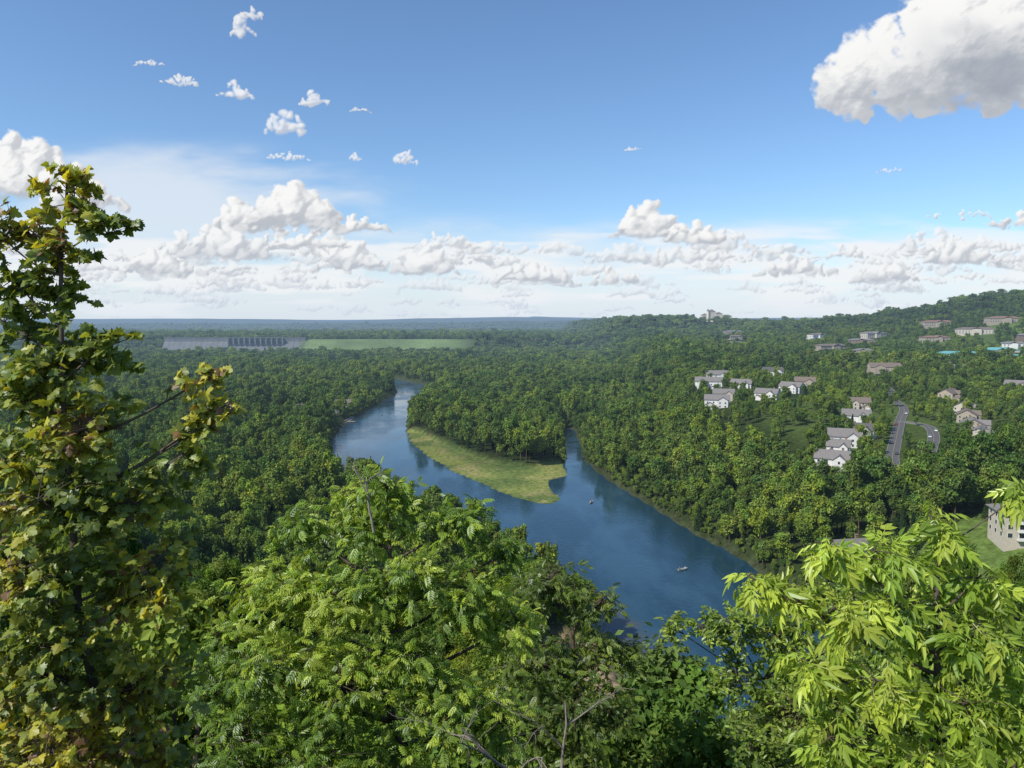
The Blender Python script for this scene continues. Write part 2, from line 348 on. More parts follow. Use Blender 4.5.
for k in range(3):
    for bx in(-9,0,9):
        z=3.05*k+.1
        ba.box(bx-2,bx+2,-8.6,-7.1,z,z+.2); ba.box(bx-2,bx+2,-8.6,-8.5,z+.203,z+1.15)
        ba.box(bx-2.12,bx-2.003,-8.6,-8.45,z,z+3.04)
wa.obj('walls',WALL['cream'],e);ro.obj('roof',ROOF['grey'],e);fr.obj('window_frames',TRIM,e);gl.obj('windows',GLASS,e);ba.obj('balconies',TRIM,e)
hx,hy=HOTEL; e=empty('hilltop_hotel',(hx,hy,H(hx,hy)+4),0); wa=MB();ro=MB();gl=MB()
for x0,x1,hh,rr in((-42,-20,20,6),(-20,6,31,9),(6,30,24,7),(30,62,17,5)):
    wa.box(x0,x1-.05,-10,10,-16,hh); ro.hip(x0-1,x1+1-.1,-11,11,hh+.02,rr)
    for k in range(int((hh-2)/3.4)):
        for j in range(int((x1-x0)/4)):
            gl.box(x0+1+4*j,x0+2.6+4*j,-10.12,-10.01,1+3.4*k,2.6+3.4*k)
wa.cyl(-22,-11,-16,4.5,50,'z',14)
ro.add([(-22+5.2*math.cos(i*math.pi/6),-11+5.2*math.sin(i*math.pi/6),34.1) for i in range(12)]+[(-22,-11,43)],[(i,(i+1)%12,12) for i in range(12)])
wa.obj('walls',surf('hotel_stucco',(.74,.62,.48),var=.05),e);ro.obj('roof',ROOF['brown'],e);gl.obj('windows',GLASS,e)
# ------------------------------------------------------------ roads
for P in ROADS:
    P=smooth_poly(P,False,3); zz=height(P[:,0],P[:,1]); 
    T=np.gradient(P,axis=0); T/=np.linalg.norm(T,axis=1)[:,None]+1e-9; Nn=np.stack([-T[:,1],T[:,0]],1)
    zl=height(P[:,0]+Nn[:,0]*3,P[:,1]+Nn[:,1]*3); zr=height(P[:,0]-Nn[:,0]*3,P[:,1]-Nn[:,1]*3); z0=np.maximum(np.maximum(zl,zr),zz)+.25
    def strip(o0,o1,lift,th=0.):
        m=MB(); v=[]
        for i in range(len(P)):
            for o in(o0,o1): v.append((P[i,0]+Nn[i,0]*o,P[i,1]+Nn[i,1]*o,z0[i]+lift))
            for o in(o0,o1): v.append((P[i,0]+Nn[i,0]*o,P[i,1]+Nn[i,1]*o,z0[i]+lift-th))
        f=[]
        for i in range(len(P)-1):
            a=4*i; f.append((a,a+1,a+5,a+4))
            if th: f+= [(a+2,a,a+4,a+6),(a+1,a+3,a+7,a+5)]
        m.add(v,f); return m
    e=empty('road',(0,0,0)); strip(-3.1,3.1,0,1.2).obj('asphalt',ASPH,e)
    strip(-3.35,-3.103,.13,1.2).obj('kerb',KERB,e); strip(3.103,3.35,.13,1.2).obj('kerb_2',KERB,e); strip(-.06,.06,.01).obj('centre_line',PAINT,e)
# ------------------------------------------------------------ cars
CARC=[surf('car_paint_%d'%i,c,rough=.25,spec=.6,var=.03) for i,c in enumerate([(.6,.6,.6),(.25,.02,.02),(.03,.05,.12),(.05,.05,.05),(.75,.75,.73)])]
TYRE=surf('tyre_rubber',(.02,.02,.02),var=.1)
def car(x,y,rz,m,z):
    e=empty('parked_car',(x,y,z),rz)
    prof=[(-2.2,.35),(-2.25,.75),(-1.9,.92),(-1.55,.95),(-.95,1.42),(.55,1.45),(1.25,1.0),(2.1,.85),(2.25,.6),(2.2,.35)]
    b=MB(); n=len(prof); L=[(px,-.88 if pz<1 else -.7,pz) for px,pz in prof]; R=[(px,-py,pz) for px,py,pz in L]
    b.add(L+R,[tuple(range(n)),tuple(range(2*n-1,n-1,-1))]+[(i,n+i,n+(i+1)%n,(i+1)%n) for i in range(n)]); b.obj('body',m,e)
    g_=MB(); 
    for s in(-1,1): g_.add([(-1.3,s*.86,1.0),(1.05,s*.86,1.0),(.5,s*.74,1.38),(-.85,s*.74,1.38)],[(0,1,2,3)])
    g_.add([(1.24,-.7,1.03),(1.24,.7,1.03),(.62,.62,1.45),(.62,-.62,1.45)],[(0,1,2,3)]); g_.add([(-1.54,-.7,.99),(-1.54,.7,.99),(-1.02,.62,1.41),(-1.02,-.62,1.41)],[(0,1,2,3)])
    g_.obj('windows',GLASS,e)
    w_=MB()
    for wx in(-1.35,1.4):
        for wy in(-.82,.82): w_.cyl(wx,wy,.33,.33,.2,'y')
    w_.obj('wheels',TYRE,e)
for k,(i,fr_,side) in enumerate([(0,.35,1),(0,.5,-1),(0,.72,-1),(0,.8,1),(1,.4,1),(1,.55,-1),(1,.85,-1),(4,.5,1),(4,.7,-1)]):
    P=ROADS[i]; j=int(fr_*(len(P)-2)); d_=P[j+1]-P[j]; d_=d_/np.linalg.norm(d_); q=P[j]+np.array([-d_[1],d_[0]])*side*2.0
    zc=max(H(P[j][0]+3*d_[1],P[j][1]-3*d_[0]),H(P[j][0]-3*d_[1],P[j][1]+3*d_[0]),H(*P[j]))+.3
    car(q[0],q[1],math.atan2(d_[1],d_[0]),CARC[k%5],zc)
# dock and retaining wall on the west bank
e=empty('boat_dock',(-166,735,0),math.radians(86)); d_=MB()
d_.box(-26,26,-2.2,.6,.5,.75); d_.box(-3,3,-9,-2.25,.5,.75)
for i in range(-6,7): d_.cyl(i*4,-2.3,-2,.16,3.6,'z',8)
d_.obj('deck_and_piles',surf('dock_wood',(.22,.20,.17),var=.2),e)
r_=MB(); r_.box(-30,30,.7,6,.3,1.7); r_.obj('retaining_wall',KERB,e)
# ------------------------------------------------------------ dam
e=empty('concrete_dam',(0,0,0)); m=MB()
def wall_seg(x0,x1,top,base_y,top_y,back,z0=-2):
    m.add([(x0,base_y,z0),(x1,base_y,z0),(x1,top_y,top-8),(x0,top_y,top-8),(x0,top_y,top),(x1,top_y,top),(x0,back,top),(x1,back,top),(x0,back,z0),(x1,back,z0)],
      [(0,1,2,3),(3,2,5,4),(4,5,7,6),(6,7,9,8),(0,3,4,6,8),(1,9,7,5,2)])
nseg=26; wseg=(DAM_X1-DAM_X0)/nseg
for i in range(nseg):
    x0=DAM_X0+i*wseg; spill= 12<=i<=21
    if spill: wall_seg(x0+.3,x0+wseg-.3,34,2262,2308,2330)
    else: wall_seg(x0+.3,x0+wseg-.3,47,2272,2312,2328)
m.obj('concrete_monoliths',CONC,e)
pr=MB();gt=MB();dk=MB()
for i in range(12,23):
    x0=DAM_X0+i*wseg; pr.box(x0-1.6,x0+1.6,2298,2330,30,50)
    if i<22: gt.box(x0+1.65,x0+wseg-1.65,2306,2308,33.9,44)
dk.box(DAM_X0,DAM_X1,2311.5,2326,50.05,51.4); dk.box(DAM_X0,DAM_X1,2311.2,2311.45,51,52.6)
for i in range(nseg):
    if not 12<=i<=21: dk.box(DAM_X0+i*wseg+.4,DAM_X0+(i+1)*wseg-.4,2312.2,2326,47.02,50.03)
for xx in (DAM_X0+12*wseg-6,DAM_X0+22*wseg+2): pr.box(xx,xx+4,2225,2300,-2,22)
pr.obj('spillway_piers',surf('dam_pier_concrete',(.17,.17,.17),var=.1),e);gt.obj('spillway_gates',CONCD,e);dk.obj('crest_road_deck',CONC,e)
ph=MB(); ph.box(-960,-890,2225,2262,-2,16); ph.box(-963,-887,2222,2265,16.05,17); ph.obj('powerhouse',WALL['tan'],e)
# ------------------------------------------------------------ tree prototypes
def rhombus(pos,nrm,size,rr,asp=.6):
    n=len(pos); nrm=nrm/np.linalg.norm(nrm,axis=1)[:,None]
    r=rr.normal(size=(n,3)); a=np.cross(nrm,r); a/=np.linalg.norm(a,axis=1)[:,None]; b=np.cross(nrm,a)
    s=size[:,None]
    v=np.stack([pos-a*s,pos-b*s*asp+nrm*s*.12,pos+a*s,pos+b*s*asp+nrm*s*.12],1).reshape(-1,3)
    f=np.arange(4*n).reshape(n,4); return v,f
def tube(P,R,sides=6):
    P=np.array(P,float); n=len(P); T=np.gradient(P,axis=0); T/=np.linalg.norm(T,axis=1)[:,None]+1e-9
    ref=np.array([.31,.2,.93]); 
    if abs(T[0]@ref)>.9: ref=np.array([1,.1,0])
    A=np.cross(T,ref); A/=np.linalg.norm(A,axis=1)[:,None]+1e-9; B=np.cross(T,A)
    an=np.linspace(0,2*math.pi,sides,endpoint=False)
    v=(P[:,None,:]+np.array(R)[:,None,None]*(np.cos(an)[None,:,None]*A[:,None,:]+np.sin(an)[None,:,None]*B[:,None,:])).reshape(-1,3)
    f=[(i*sides+j,i*sides+(j+1)%sides,(i+1)*sides+(j+1)%sides,(i+1)*sides+j) for i in range(n-1) for j in range(sides)]
    return v,np.array(f)
BARK=surf('bark',(.10,.08,.06),rough=.95,var=.4,scale=6,haze=False)
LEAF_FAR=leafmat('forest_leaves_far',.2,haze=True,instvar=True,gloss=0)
LEAF_NEAR=leafmat('forest_leaves_near',.28,haze=False,instvar=True,gloss=.0)
def proto(name,seed,Ht,R,nl,ls,mat,conif=False,narrow=1.):
    r=np.random.default_rng(seed); V=[];Fc=[];M=[];C=[];o=0
    def add(v,f,mi,c):
        nonlocal o
        V.append(v);Fc.append(f+o);M.append(np.full(len(f),mi));C.append(c);o+=len(v)
    v,f=tube([(0,0,-1.5),(.1,0,Ht*.3),(-.1,.15,Ht*.6),(0,0,Ht*.88)],[.28,.22,.14,.04]); add(v,f,1,np.full((len(v),3),.05))
    if conif:
        zc=r.uniform(.08,1,nl)**1.3*Ht; rad=R*(1-zc/Ht)**.85*(.75+.25*r.random(nl)); an=r.uniform(0,6.283,nl); rad*=1+.22*np.sin(an*5+zc*3)
        pos=np.stack([rad*np.cos(an),rad*np.sin(an),zc],1); nrm=np.stack([np.cos(an),np.sin(an),np.full(nl,.6)],1)+.6*r.normal(size=(nl,3))
        v,f=rhombus(pos,nrm,ls*r.uniform(.6,1.3,nl),r); c=np.repeat(np.array([[.022,.038,.016]])*r.uniform(.7,1.4,(nl,1)),4,0); add(v,f,0,c)
    else:
        k=r.integers(13,20); lob=[]
        for i in range(k):
            a=r.uniform(0,6.283); q=math.sqrt(r.uniform(0,1))*R*.82*narrow; zt=Ht*(.38+.50*math.sqrt(max(0,1-(q/R)**2))*r.uniform(.35,1.15))
            lr=R*r.uniform(.17,.38); lob.append((q*math.cos(a),q*math.sin(a),zt,lr))
            v,f=tube([(0,0,Ht*r.uniform(.3,.5)),(q*.5*math.cos(a),q*.5*math.sin(a),zt*.75),(q*math.cos(a),q*math.sin(a),zt)],[.11,.07,.03],4); add(v,f,1,np.full((len(v),3),.05))
        lob.append((0,0,Ht*.50,R*.5))
        w=np.array([l[3]**2 for l in lob]); w/=w.sum()
        for l,wi in zip(lob,w):
            n=int(nl*wi); d=r.normal(size=(n,3)); d[:,2]+=.3; d/=np.linalg.norm(d,axis=1)[:,None]
            bump=1+.28*np.sin(d[:,0]*5+l[0]*3)*np.sin(d[:,1]*6+l[1])+.20*r.normal(size=n)
            rad=l[3]*(r.uniform(.72,1.0,n))*bump
            pos=np.array(l[:3])+d*rad[:,None]*np.array([1,1,.95]); nrm=d*.9+np.array([0,0,.35])+.55*r.normal(size=(n,3))
            v,f=rhombus(pos,nrm,ls*r.uniform(.5,1.4,n),r)
            lc=np.array([.082,.122,.030])*r.uniform(.7,1.35)*np.array([r.uniform(.85,1.2),1,r.uniform(.7,1.2)])
            add(v,f,0,np.repeat(lc*r.uniform(.65,1.4,(n,1)),4,0))
    me=fast_mesh(name,np.concatenate(V),np.concatenate(Fc),[mat,BARK],tint=np.concatenate(C),midx=np.concatenate(M))
    return bpy.data.objects.new(name,me)
cn=bpy.data.collections.new('near_tree_kinds'); cf=bpy.data.collections.new('far_tree_kinds')
for i in range(5): cn.objects.link(proto('broadleaf_kind_%02d'%i,20+i,14+.6*i,5.0+.25*(i%3),11000,.20,LEAF_NEAR,narrow=1-.06*i))
for i in range(8): cf.objects.link(proto('woodland_kind_%02d'%i,50+i,13.+1.1*(i%4),4.9+.3*(i%3),2100,.43,LEAF_FAR,narrow=1-.06*i))
cf.objects.link(proto('woodland_kind_90',90,13,2.7,1000,.40,LEAF_FAR,True))
# ------------------------------------------------------------ forest scatter
def scatter(y0,y1,sp,jit=.48):
    xs=[];ys=[]
    yy=np.arange(y0,y1,sp*.87)
    for i,yv in enumerate(yy):
        w=.80*yv+70; xv=np.arange(-w,w,sp)+(i%2)*sp/2
        xs.append(xv);ys.append(np.full(len(xv),yv))
    x=np.concatenate(xs);y=np.concatenate(ys)
    return x+rng.uniform(-jit,jit,len(x))*sp,y+rng.uniform(-jit,jit,len(x))*sp
def ell(x,y,a,b,c,d): return ((x-a)/c)**2+((y-b)/d)**2<1
def corr(x,y,hx,hy,hw,front,back):
    L=math.hypot(hx,hy); ux,uy=hx/L,hy/L; a=(x-hx)*ux+(y-hy)*uy; l=np.abs(-(x-hx)*uy+(y-hy)*ux); return (a>-front)&(a<back)&(l<hw)
def keep(x,y,sd,mins=1.2):
    k=sd>mins
    k&=~inpoly(x,y,WEED)
    k&=~((x>-8)&(x<62)&(y>135)&(y<222)&(sd<26))
    k&=~((y>92)&(y<150)&(np.abs(x-.18*y)<15))
    k&=~(ell(x,y,188,256,44,32)|ell(x,y,-262,772,76,58))
    k&=~((x>-650)&(x<-120)&(y>2185)&(y<2350)); k&=~((x>DAM_X0-8)&(x<DAM_X1+8)&(y>2140)&(y<2345))
    for P in ROADS: k&=linedist(x,y,P,False)>np.where(y<530,5.2,3.6)
    for h_ in HOUSES: k&=~corr(x,y,h_[0],h_[1],h_[3]*.45+1,30 if h_[1]<600 else 48,9.5)
    for b_ in TOWN: k&=~corr(x,y,b_[0],b_[1],b_[3]*.40+2,85,b_[4]*.7+5)
    k&=~corr(x,y,APART[0],APART[1],20,60,13); k&=~corr(x,y,HOTEL[0],HOTEL[1],60,160,20)
    k&=~corr(x,y,-166,735,16,34,12)
    nb=(x>150)&(x<420)&(y>345)&(y<680)&(sd>85)
    k&=~(nb&(vnoise(x/17,y/17,5)<.36))
    tw=(x>330)&(y>1000)&(y<2000)&(x<1100)
    k&=~(tw&(vnoise(x/45,y/45,6)<.32))
    k&=~((np.hypot(x,y)<34)&(np.abs(x)<.9*y+8))
    return k
def forest(name,rings,coll,kinds,conifer=0.):
    PX=[];PY=[];S=[];
    for y0,y1,sp,sc,mode in rings:
        x,y=scatter(y0,y1,sp); sd=sdist(x,y); k=keep(x,y,sd,.4 if mode else 1.2)
        if mode: k&=sd<8
        x,y,sd=x[k],y[k],sd[k]; PX.append(x);PY.append(y)
        s=(rng.uniform(.55,1.30,len(x)))*(.76+.50*vnoise(x/45,y/45,8))
        nb=(x>140)&(x<460)&(y>345)&(y<900)&(sd>70); s=np.where(nb,s*.62,s)
        tw=(x>330)&(y>950)&(y<2000)&(x<1100); s=np.where(tw,s*.68,s)
        s=np.where(sd<7,s*.85,s)
        S.append(np.stack([s*sc[0],s*sc[0],s*sc[1]*rng.uniform(.82,1.32,len(x))],1))
    x=np.concatenate(PX);y=np.concatenate(PY);S=np.concatenate(S); z=height(x,y)-.4
    n=len(x); me=bpy.data.meshes.new(name); me.vertices.add(n); me.vertices.foreach_set('co',np.stack([x,y,z],1).astype(np.float32).ravel())
    R=np.stack([rng.normal(0,.05,n),rng.normal(0,.05,n),rng.uniform(0,6.283,n)],1).astype(np.float32)
    me.attributes.new('rot','FLOAT_VECTOR','POINT').data.foreach_set('vector',R.ravel())
    me.attributes.new('scl','FLOAT_VECTOR','POINT').data.foreach_set('vector',S.astype(np.float32).ravel())
    idx=rng.integers(0,kinds,n); 
    if conifer: idx=np.where(rng.random(n)<conifer*2*vnoise(x/80,y/80,3),kinds,idx)
    me.attributes.new('kind','INT','POINT').data.foreach_set('value',idx.astype(np.int32))
    u=np.clip(.55*rng.random(n)+.35*vnoise(x/110,y/110,12)+.25*vnoise(x/35,y/35,13)-.04,0,1)
    pc=np.ones((n,4),np.float32); kx=[0,.3,.5,.7,.85,1.0]
    for j,vals in enumerate(([.45,.68,1.02,1.35,1.75,2.15],[.58,.80,1.05,1.32,1.60,1.85],[.62,.80,.98,1.02,1.05,1.15])): pc[:,j]=np.interp(u,kx,vals)*1.42
    me.attributes.new('patch','FLOAT_COLOR','POINT').data.foreach_set('color',pc.ravel())
    o=link(bpy.data.objects.new(name,me))
    ng=bpy.data.node_groups.new(name+'_scatter','GeometryNodeTree')
    ng.interface.new_socket('Geometry',in_out='INPUT',socket_type='NodeSocketGeometry'); ng.interface.new_socket('Geometry',in_out='OUTPUT',socket_type='NodeSocketGeometry')
    N=ng.nodes;L=ng.links; gi=N.new('NodeGroupInput');go=N.new('NodeGroupOutput'); iop=N.new('GeometryNodeInstanceOnPoints'); ci=N.new('GeometryNodeCollectionInfo')
    ci.inputs['Collection'].default_value=coll; ci.inputs['Separate Children'].default_value=True; ci.inputs['Reset Children'].default_value=True
    def na(nm,ty):
        q=N.new('GeometryNodeInputNamedAttribute'); q.data_type=ty; q.inputs['Name'].default_value=nm; return [s for s in q.outputs if s.enabled][0]
    er=N.new('FunctionNodeEulerToRotation'); L.new(na('rot','FLOAT_VECTOR'),er.inputs[0]); L.new(er.outputs[0],iop.inputs['Rotation'])
    L.new(na('scl','FLOAT_VECTOR'),iop.inputs['Scale']); L.new(na('kind','INT'),iop.inputs['Instance Index']); iop.inputs['Pick Instance'].default_value=True
    L.new(gi.outputs[0],iop.inputs['Points']); L.new(ci.outputs[0],iop.inputs['Instance']); L.new(iop.outputs[0],go.inputs[0])
    md=o.modifiers.new('scatter','NODES'); md.node_group=ng
    print(name,n)
forest('hillside_forest',[(20,235,6.8,(1.,1.),0)],cn,5)
forest('valley_forest',[(235,800,7.9,(1.,1.05),0),(210,900,3.6,(.42,.36),1),(800,1600,11,(1.3,1.05),0),(1600,3300,20,(2.2,1.05),0),(3300,6500,42,(4.6,1.0),0)],cf,8,.10)
# ------------------------------------------------------------ foreground trees
def pinnate(pairs,L,ll,lw,curve,ang=55,termbig=1.0):
    V=[];Fc=[]
    def rp(t): return np.array([L*t,0,-curve*L*t*t])
    def leaflet(p0,d,l,w,dr):
        d=d/np.linalg.norm(d); s=np.cross([0,0,1],d); s/=np.linalg.norm(s)+1e-9
        o=len(V); f=lambda a,b,c:(p0+d*a*l+s*b*w-np.array([0,0,1])*(dr*l*a*a+c*w))
        V.extend([f(0,0,0),f(.3,.5,-.18),f(.68,.40,-.15),f(1,0,0),f(.68,-.40,-.15),f(.3,-.5,-.18)])
        Fc.extend([(o,o+3,o+2,o+1),(o,o+5,o+4,o+3)])
    for i in range(pairs):
        t=.3+.62*i/max(pairs-1,1); k=.72+.28*(i/max(pairs-1,1)) if termbig>1 else 1-.15*abs(i/max(pairs-1,1)-.4)
        for s in(-1,1):
            a=math.radians(ang-12*i/pairs); leaflet(rp(t),np.array([math.cos(a),s*math.sin(a),-.15-curve*t]),ll*k,lw*k,.35)
    leaflet(rp(1),np.array([1,0,-2*curve]),ll*termbig,lw*termbig,.3)
    o=len(V); w=L*.012
    for t in(0,.5,1): V.extend([rp(t)+[0,w,0],rp(t)-[0,w,0]])
    Fc.extend([(o,o+1,o+3,o+2),(o+2,o+3,o+5,o+4)])
    return np.array(V),np.array(Fc)
def maple():
    pts=[(0,0),(.05,.16),(-.06,.42),(.18,.36),(.27,.62),(.42,.40),(.55,.50),(.60,.26),(.80,.24),(1.05,0)]
    P=pts+[(a,-b) for a,b in pts[-2:0:-1]]
    P=[(a,b,-.25*abs(b)**1.3-.12*a*a) for a,b in P]; c=(.3,0,.03); V=np.array([c]+P); n=len(P)
    return V,np.array([(0,1+i,1+(i+1)%n) for i in range(n)])
def simple():
    V=np.array([(0,0,0),(.3,.26,.05),(.7,.2,.02),(1,0,-.15),(.7,-.2,.02),(.3,-.26,.05)]); return V,np.array([(0,3,2,1),(0,5,4,3)])
def leaves(T,pos,d,up,sc,tint):
    TV,TF=T; d=d/np.linalg.norm(d,axis=1)[:,None]; n=up-(up*d).sum(1)[:,None]*d; n/=np.linalg.norm(n,axis=1)[:,None]+1e-9; b=np.cross(n,d)
    V=pos[:,None,:]+sc[:,None,None]*(TV[None,:,0,None]*d[:,None,:]+TV[None,:,1,None]*b[:,None,:]+TV[None,:,2,None]*n[:,None,:])
    L=len(pos);k=len(TV); F_=(TF[None,:,:]+(np.arange(L)*k)[:,None,None]).reshape(-1,TF.shape[1])
    return V.reshape(-1,3),F_,np.repeat(tint,k,0)
def fgtree(name,trunk,tr,blobs,T,size,kt,lpt,palette,mat,droop=.5,seed=1,upn=.5,twr=.006,bark=BARK,upv=(-.12,-.25,1.)):
    r=np.random.default_rng(seed); e=empty(name,(0,0,0)); WV=[];WF=[];o=0
    def addt(P,R,s=6):
        nonlocal o
        v,f=tube(P,R,s); WV.append(v);WF.append(f+o);o+=len(v)
    tk=smooth_poly(trunk,False,6); tk[1:-1]+=r.normal(0,.1*tr,(len(tk)-2,3)); rad=np.linspace(tr,tr*.2,len(tk)); addt(tk,rad,9)
    PP=[];DD=[];
    for bl in blobs:
        c=np.array(bl[:3],float); R=bl[3]; k=bl[4] if len(bl)>4 else 1.
        hd=np.linalg.norm(tk[:,:2]-c[:2],axis=1); cost=np.linalg.norm(tk-c,axis=1)+3*np.maximum(0,tk[:,2]-(c[2]-.45*hd)); j=int(np.argmin(cost))
        s=tk[j]; m1=s*.6+c*.4+r.normal(0,.08*R,3)+np.array([0,0,-.04*hd[j]]); r0=min(rad[j]*.7,tr*.34)
        limb=smooth_poly([s,m1,c,c+(c-s)/(np.linalg.norm(c-s)+1e-6)*R*.4],False,4); addt(limb,np.linspace(r0,r0*.2,len(limb)),6)
        nt=max(6,int(kt*R*R*k))
        d=r.normal(size=(nt,3)); d[:,2]=d[:,2]*.85+.25; d/=np.linalg.norm(d,axis=1)[:,None]
        for q in d:
            L=R*r.uniform(.5,1.2); st=limb[r.integers(len(limb)//2,len(limb))]; en=c+q*L*np.array([1,1,.85]); mid=(st+en)/2+r.normal(0,.07*R,3)+np.array([0,0,.06*R])
            addt([st,mid,en],[twr*1.6,twr,twr*.4],3)
            nl=max(2,int(lpt*r.uniform(.6,1.4))); tt=r.uniform(.35,1.03,nl)[:,None]; tt[0]=1
            p=(1-tt)**2*st+2*tt*(1-tt)*mid+tt**2*en; td=en-mid; td/=np.linalg.norm(td)+1e-9
            dd=td*.5+r.normal(0,.75,(nl,3)); dd/=np.linalg.norm(dd,axis=1)[:,None]; dd[:,2]=dd[:,2]*.5-droop*r.uniform(.3,1.5,nl)+.15
            PP.append(p);DD.append(dd)
    P=np.concatenate(PP);D=np.concatenate(DD);n=len(P)
    up=np.array(upv)+r.normal(0,upn,(n,3)); pal=np.array([c for c,w in palette]);w=np.array([w for c,w in palette]);w=w/w.sum()
    pn=vnoise(P[:,0]/(size*6)+P[:,1],P[:,2]/(size*6),seed); u=np.clip((pn*.6+r.random(n)*.4),0,.999); ci=np.searchsorted(np.cumsum(w),np.argsort(np.argsort(u))/n); ci=np.clip(ci,0,len(pal)-1)
    tint=pal[ci]*r.uniform(.72,1.25,(n,1))
    V,F_,C=leaves(T,P,D,up,size*r.uniform(.6,1.2,n),tint)
    link(bpy.data.objects.new('foliage',fast_mesh(name+'_foliage',V,F_,[mat],tint=C)),e)
    link(bpy.data.objects.new('trunk_and_limbs',fast_mesh(name+'_wood',np.concatenate(WV),np.concatenate(WF),[bark],smooth=True)),e)
    print(name,n)
LM=leafmat('leaf_sunlit',.45,gloss=.03); 
GRN=[((.10,.16,.03),3),((.15,.23,.04),4),((.23,.31,.05),3)]
gz=H(-4.1,7)
fgtree('maple_tree',[(-4.15,7.2,gz-.5),(-4.12,7.1,95),(-4.2,7.0,97),(-4.25,7,98.6),(-4.25,7,100.2),(-4.12,7,101.35)],.055,
 [(-4.13,7,101.12,.36,1),(-4.02,7.1,101.35,.18,1),(-4.50,7.1,100.80,.38,1.1),(-4.84,7,100.85,.34,1.1),(-3.80,6.9,100.86,.29,1),(-4.2,6.9,100.62,.30,1),(-4.6,7,100.3,.38,1),(-4.85,7.2,99.95,.42,1),(-4.3,7.1,100.15,.30,.9),(-3.86,7,99.74,.38,1),(-4.2,7.1,99.65,.42,1),(-4.6,7.0,99.55,.4,1),
  (-4.4,7,99.2,.62),(-4.0,6.8,98.98,.50),(-4.7,7.1,98.5,.7),(-4.25,6.7,98.3,.5,.8),(-3.9,7,98.2,.56),(-4.5,6.9,97.5,.8,.8),(-3.8,7.2,97.3,.6),(-4.2,6.6,97.0,.55,.8),(-4.5,7,96.5,.8,.8),(-3.8,7,96.4,.65),(-4.6,7,95.6,.9,.8),(-3.8,7.1,95.5,.6),(-4.2,6.6,95.9,.6),
  (-2.98,7.1,99.44,.26,1.2),(-2.82,7.1,99.16,.26,1.2),(-3.1,7.1,98.92,.27,1.1),(-3.3,7.1,98.65,.3,1.1),(-3.45,7.1,98.3,.3,1),(-3.3,7.1,97.8,.25,.9)],
 maple(),.10,150,11,[((.17,.23,.04),4),((.27,.32,.05),3.5),((.44,.43,.06),2.0),((.22,.13,.055),.6),((.54,.50,.06),.8)],LM,.55,seed=3,upn=.55,twr=.004,upv=(-.45,-.60,.75))
WAL=pinnate(4,1.,.40,.17,.28)
fgtree('walnut_tree',[(-2.9,17,H(-2.9,17)-.5),(-2.7,16.6,84),(-2.5,16.3,89),(-2.9,16,92.5),(-2.7,16,95)],.22,
 [(-4.75,16.5,95.3,.62),(-3.75,16.5,95.7,.60),(-2.74,16,96.15,.70),(-3.2,16.2,95.3,.7),(-1.9,16.3,95.6,.55),(-1.2,16,95.6,.70),(-.3,16,94.8,.6),(-5.5,16,94.0,.85),(-4.5,15.6,94.1,.9),(-3.5,15.5,94.0,.95),(-2.3,15.6,94.4,.85),(-1.2,15.7,94.0,.95),(-6.1,16,92.7,.9),(-4.9,15,92.7,1.0),(-3.4,15,92.3,1.15),(-2.2,15.2,92.8,.8),(-1.4,15,91.8,1.0),(-.1,16,93.2,.8),(-5.6,15,91.0,1.1),(-4,14.6,90.7,1.2),(-2.4,14.8,90.4,1.1),(-.5,15.4,91.4,.9),(-6.8,16,91.6,.8)],
 WAL,.24,90,7,[((.14,.24,.034),3),((.25,.38,.048),4),((.40,.51,.07),3)],LM,.28,seed=7,twr=.007,upn=.5,upv=(-.30,-.35,1.))
fgtree('oak_tree',[(2.6,29,H(2.6,29)-.5),(2.4,28.6,76),(2.6,28.3,83),(2.4,28,88)],.3,
 [(1.7,28,89.6,1.5),(.4,28,88.8,1.2),(3.3,28,89.0,1.0),(1.0,27.5,86.9,1.8),(3.4,28,87.0,1.4),(4.7,28.4,86.9,.9),(2.3,27,85.2,1.7),(.2,27,84.4,1.7),(3.9,27.5,84.6,1.2),(2.2,27,82.8,1.8)],
 WAL,.32,27,8,GRN,LM,.3,seed=9,twr=.012)
fgtree('elm_tree',[(6.2,17.5,H(6.2,17.5)-.5),(6.1,17.2,84),(6.3,17,88),(6.0,17,91.5)],.16,
 [(4.5,16.5,92.9,.6),(3.7,16.5,93.0,.42),(5.2,16.5,92.9,.8),(6.2,16.6,92.6,1.0),(7.1,16.8,93.3,1.0),(5.2,16.2,91.8,.8),(6.3,16,91.2,1.1),(7.6,16,91.8,1.1),(5.5,16,90.4,.7),(8.4,16.4,93.3,1.1),(7.0,15.8,89.9,1.1),(8.6,16,90.8,1.2)],
 simple(),.13,110,13,[((.14,.22,.038),3),((.22,.33,.05),4),((.33,.43,.065),2)],LM,.3,seed=12,twr=.005)
HIC=pinnate(3,1.,.50,.18,.40,50,1.3)
fgtree('hickory_tree',[(5.0,8.6,H(5,8.6)-.5),(5.0,8.4,92),(4.9,8.2,94.5),(4.75,8,96.3),(4.7,8,97.5)],.085,
 [(4.62,8,97.78,.31),(4.1,8,97.42,.32),(3.5,8.1,97.5,.22,.9),(5.1,8,97.1,.34),(5.62,8,98.15,.12,1.8),(3.1,8.1,96.95,.28),(2.75,8.1,97.1,.15),(3.65,7.9,96.8,.38,.85),(4.3,7.9,96.85,.42,.85),(5.0,7.8,96.6,.45),(5.6,8,96.3,.42),(4.0,7.7,96.1,.45,.85),(4.8,7.6,95.9,.5,.85),(5.5,7.6,95.7,.45),(3.35,7.9,96.2,.3),(4.4,7.5,95.3,.45),(5.3,7.5,95.0,.5),(3.6,7.8,95.4,.38)],
 HIC,.26,95,6,[((.22,.34,.042),3),((.34,.47,.06),4),((.48,.58,.085),3)],LM,.8,seed=15,twr=.005,upn=.55,upv=(-.3,-.35,1.))
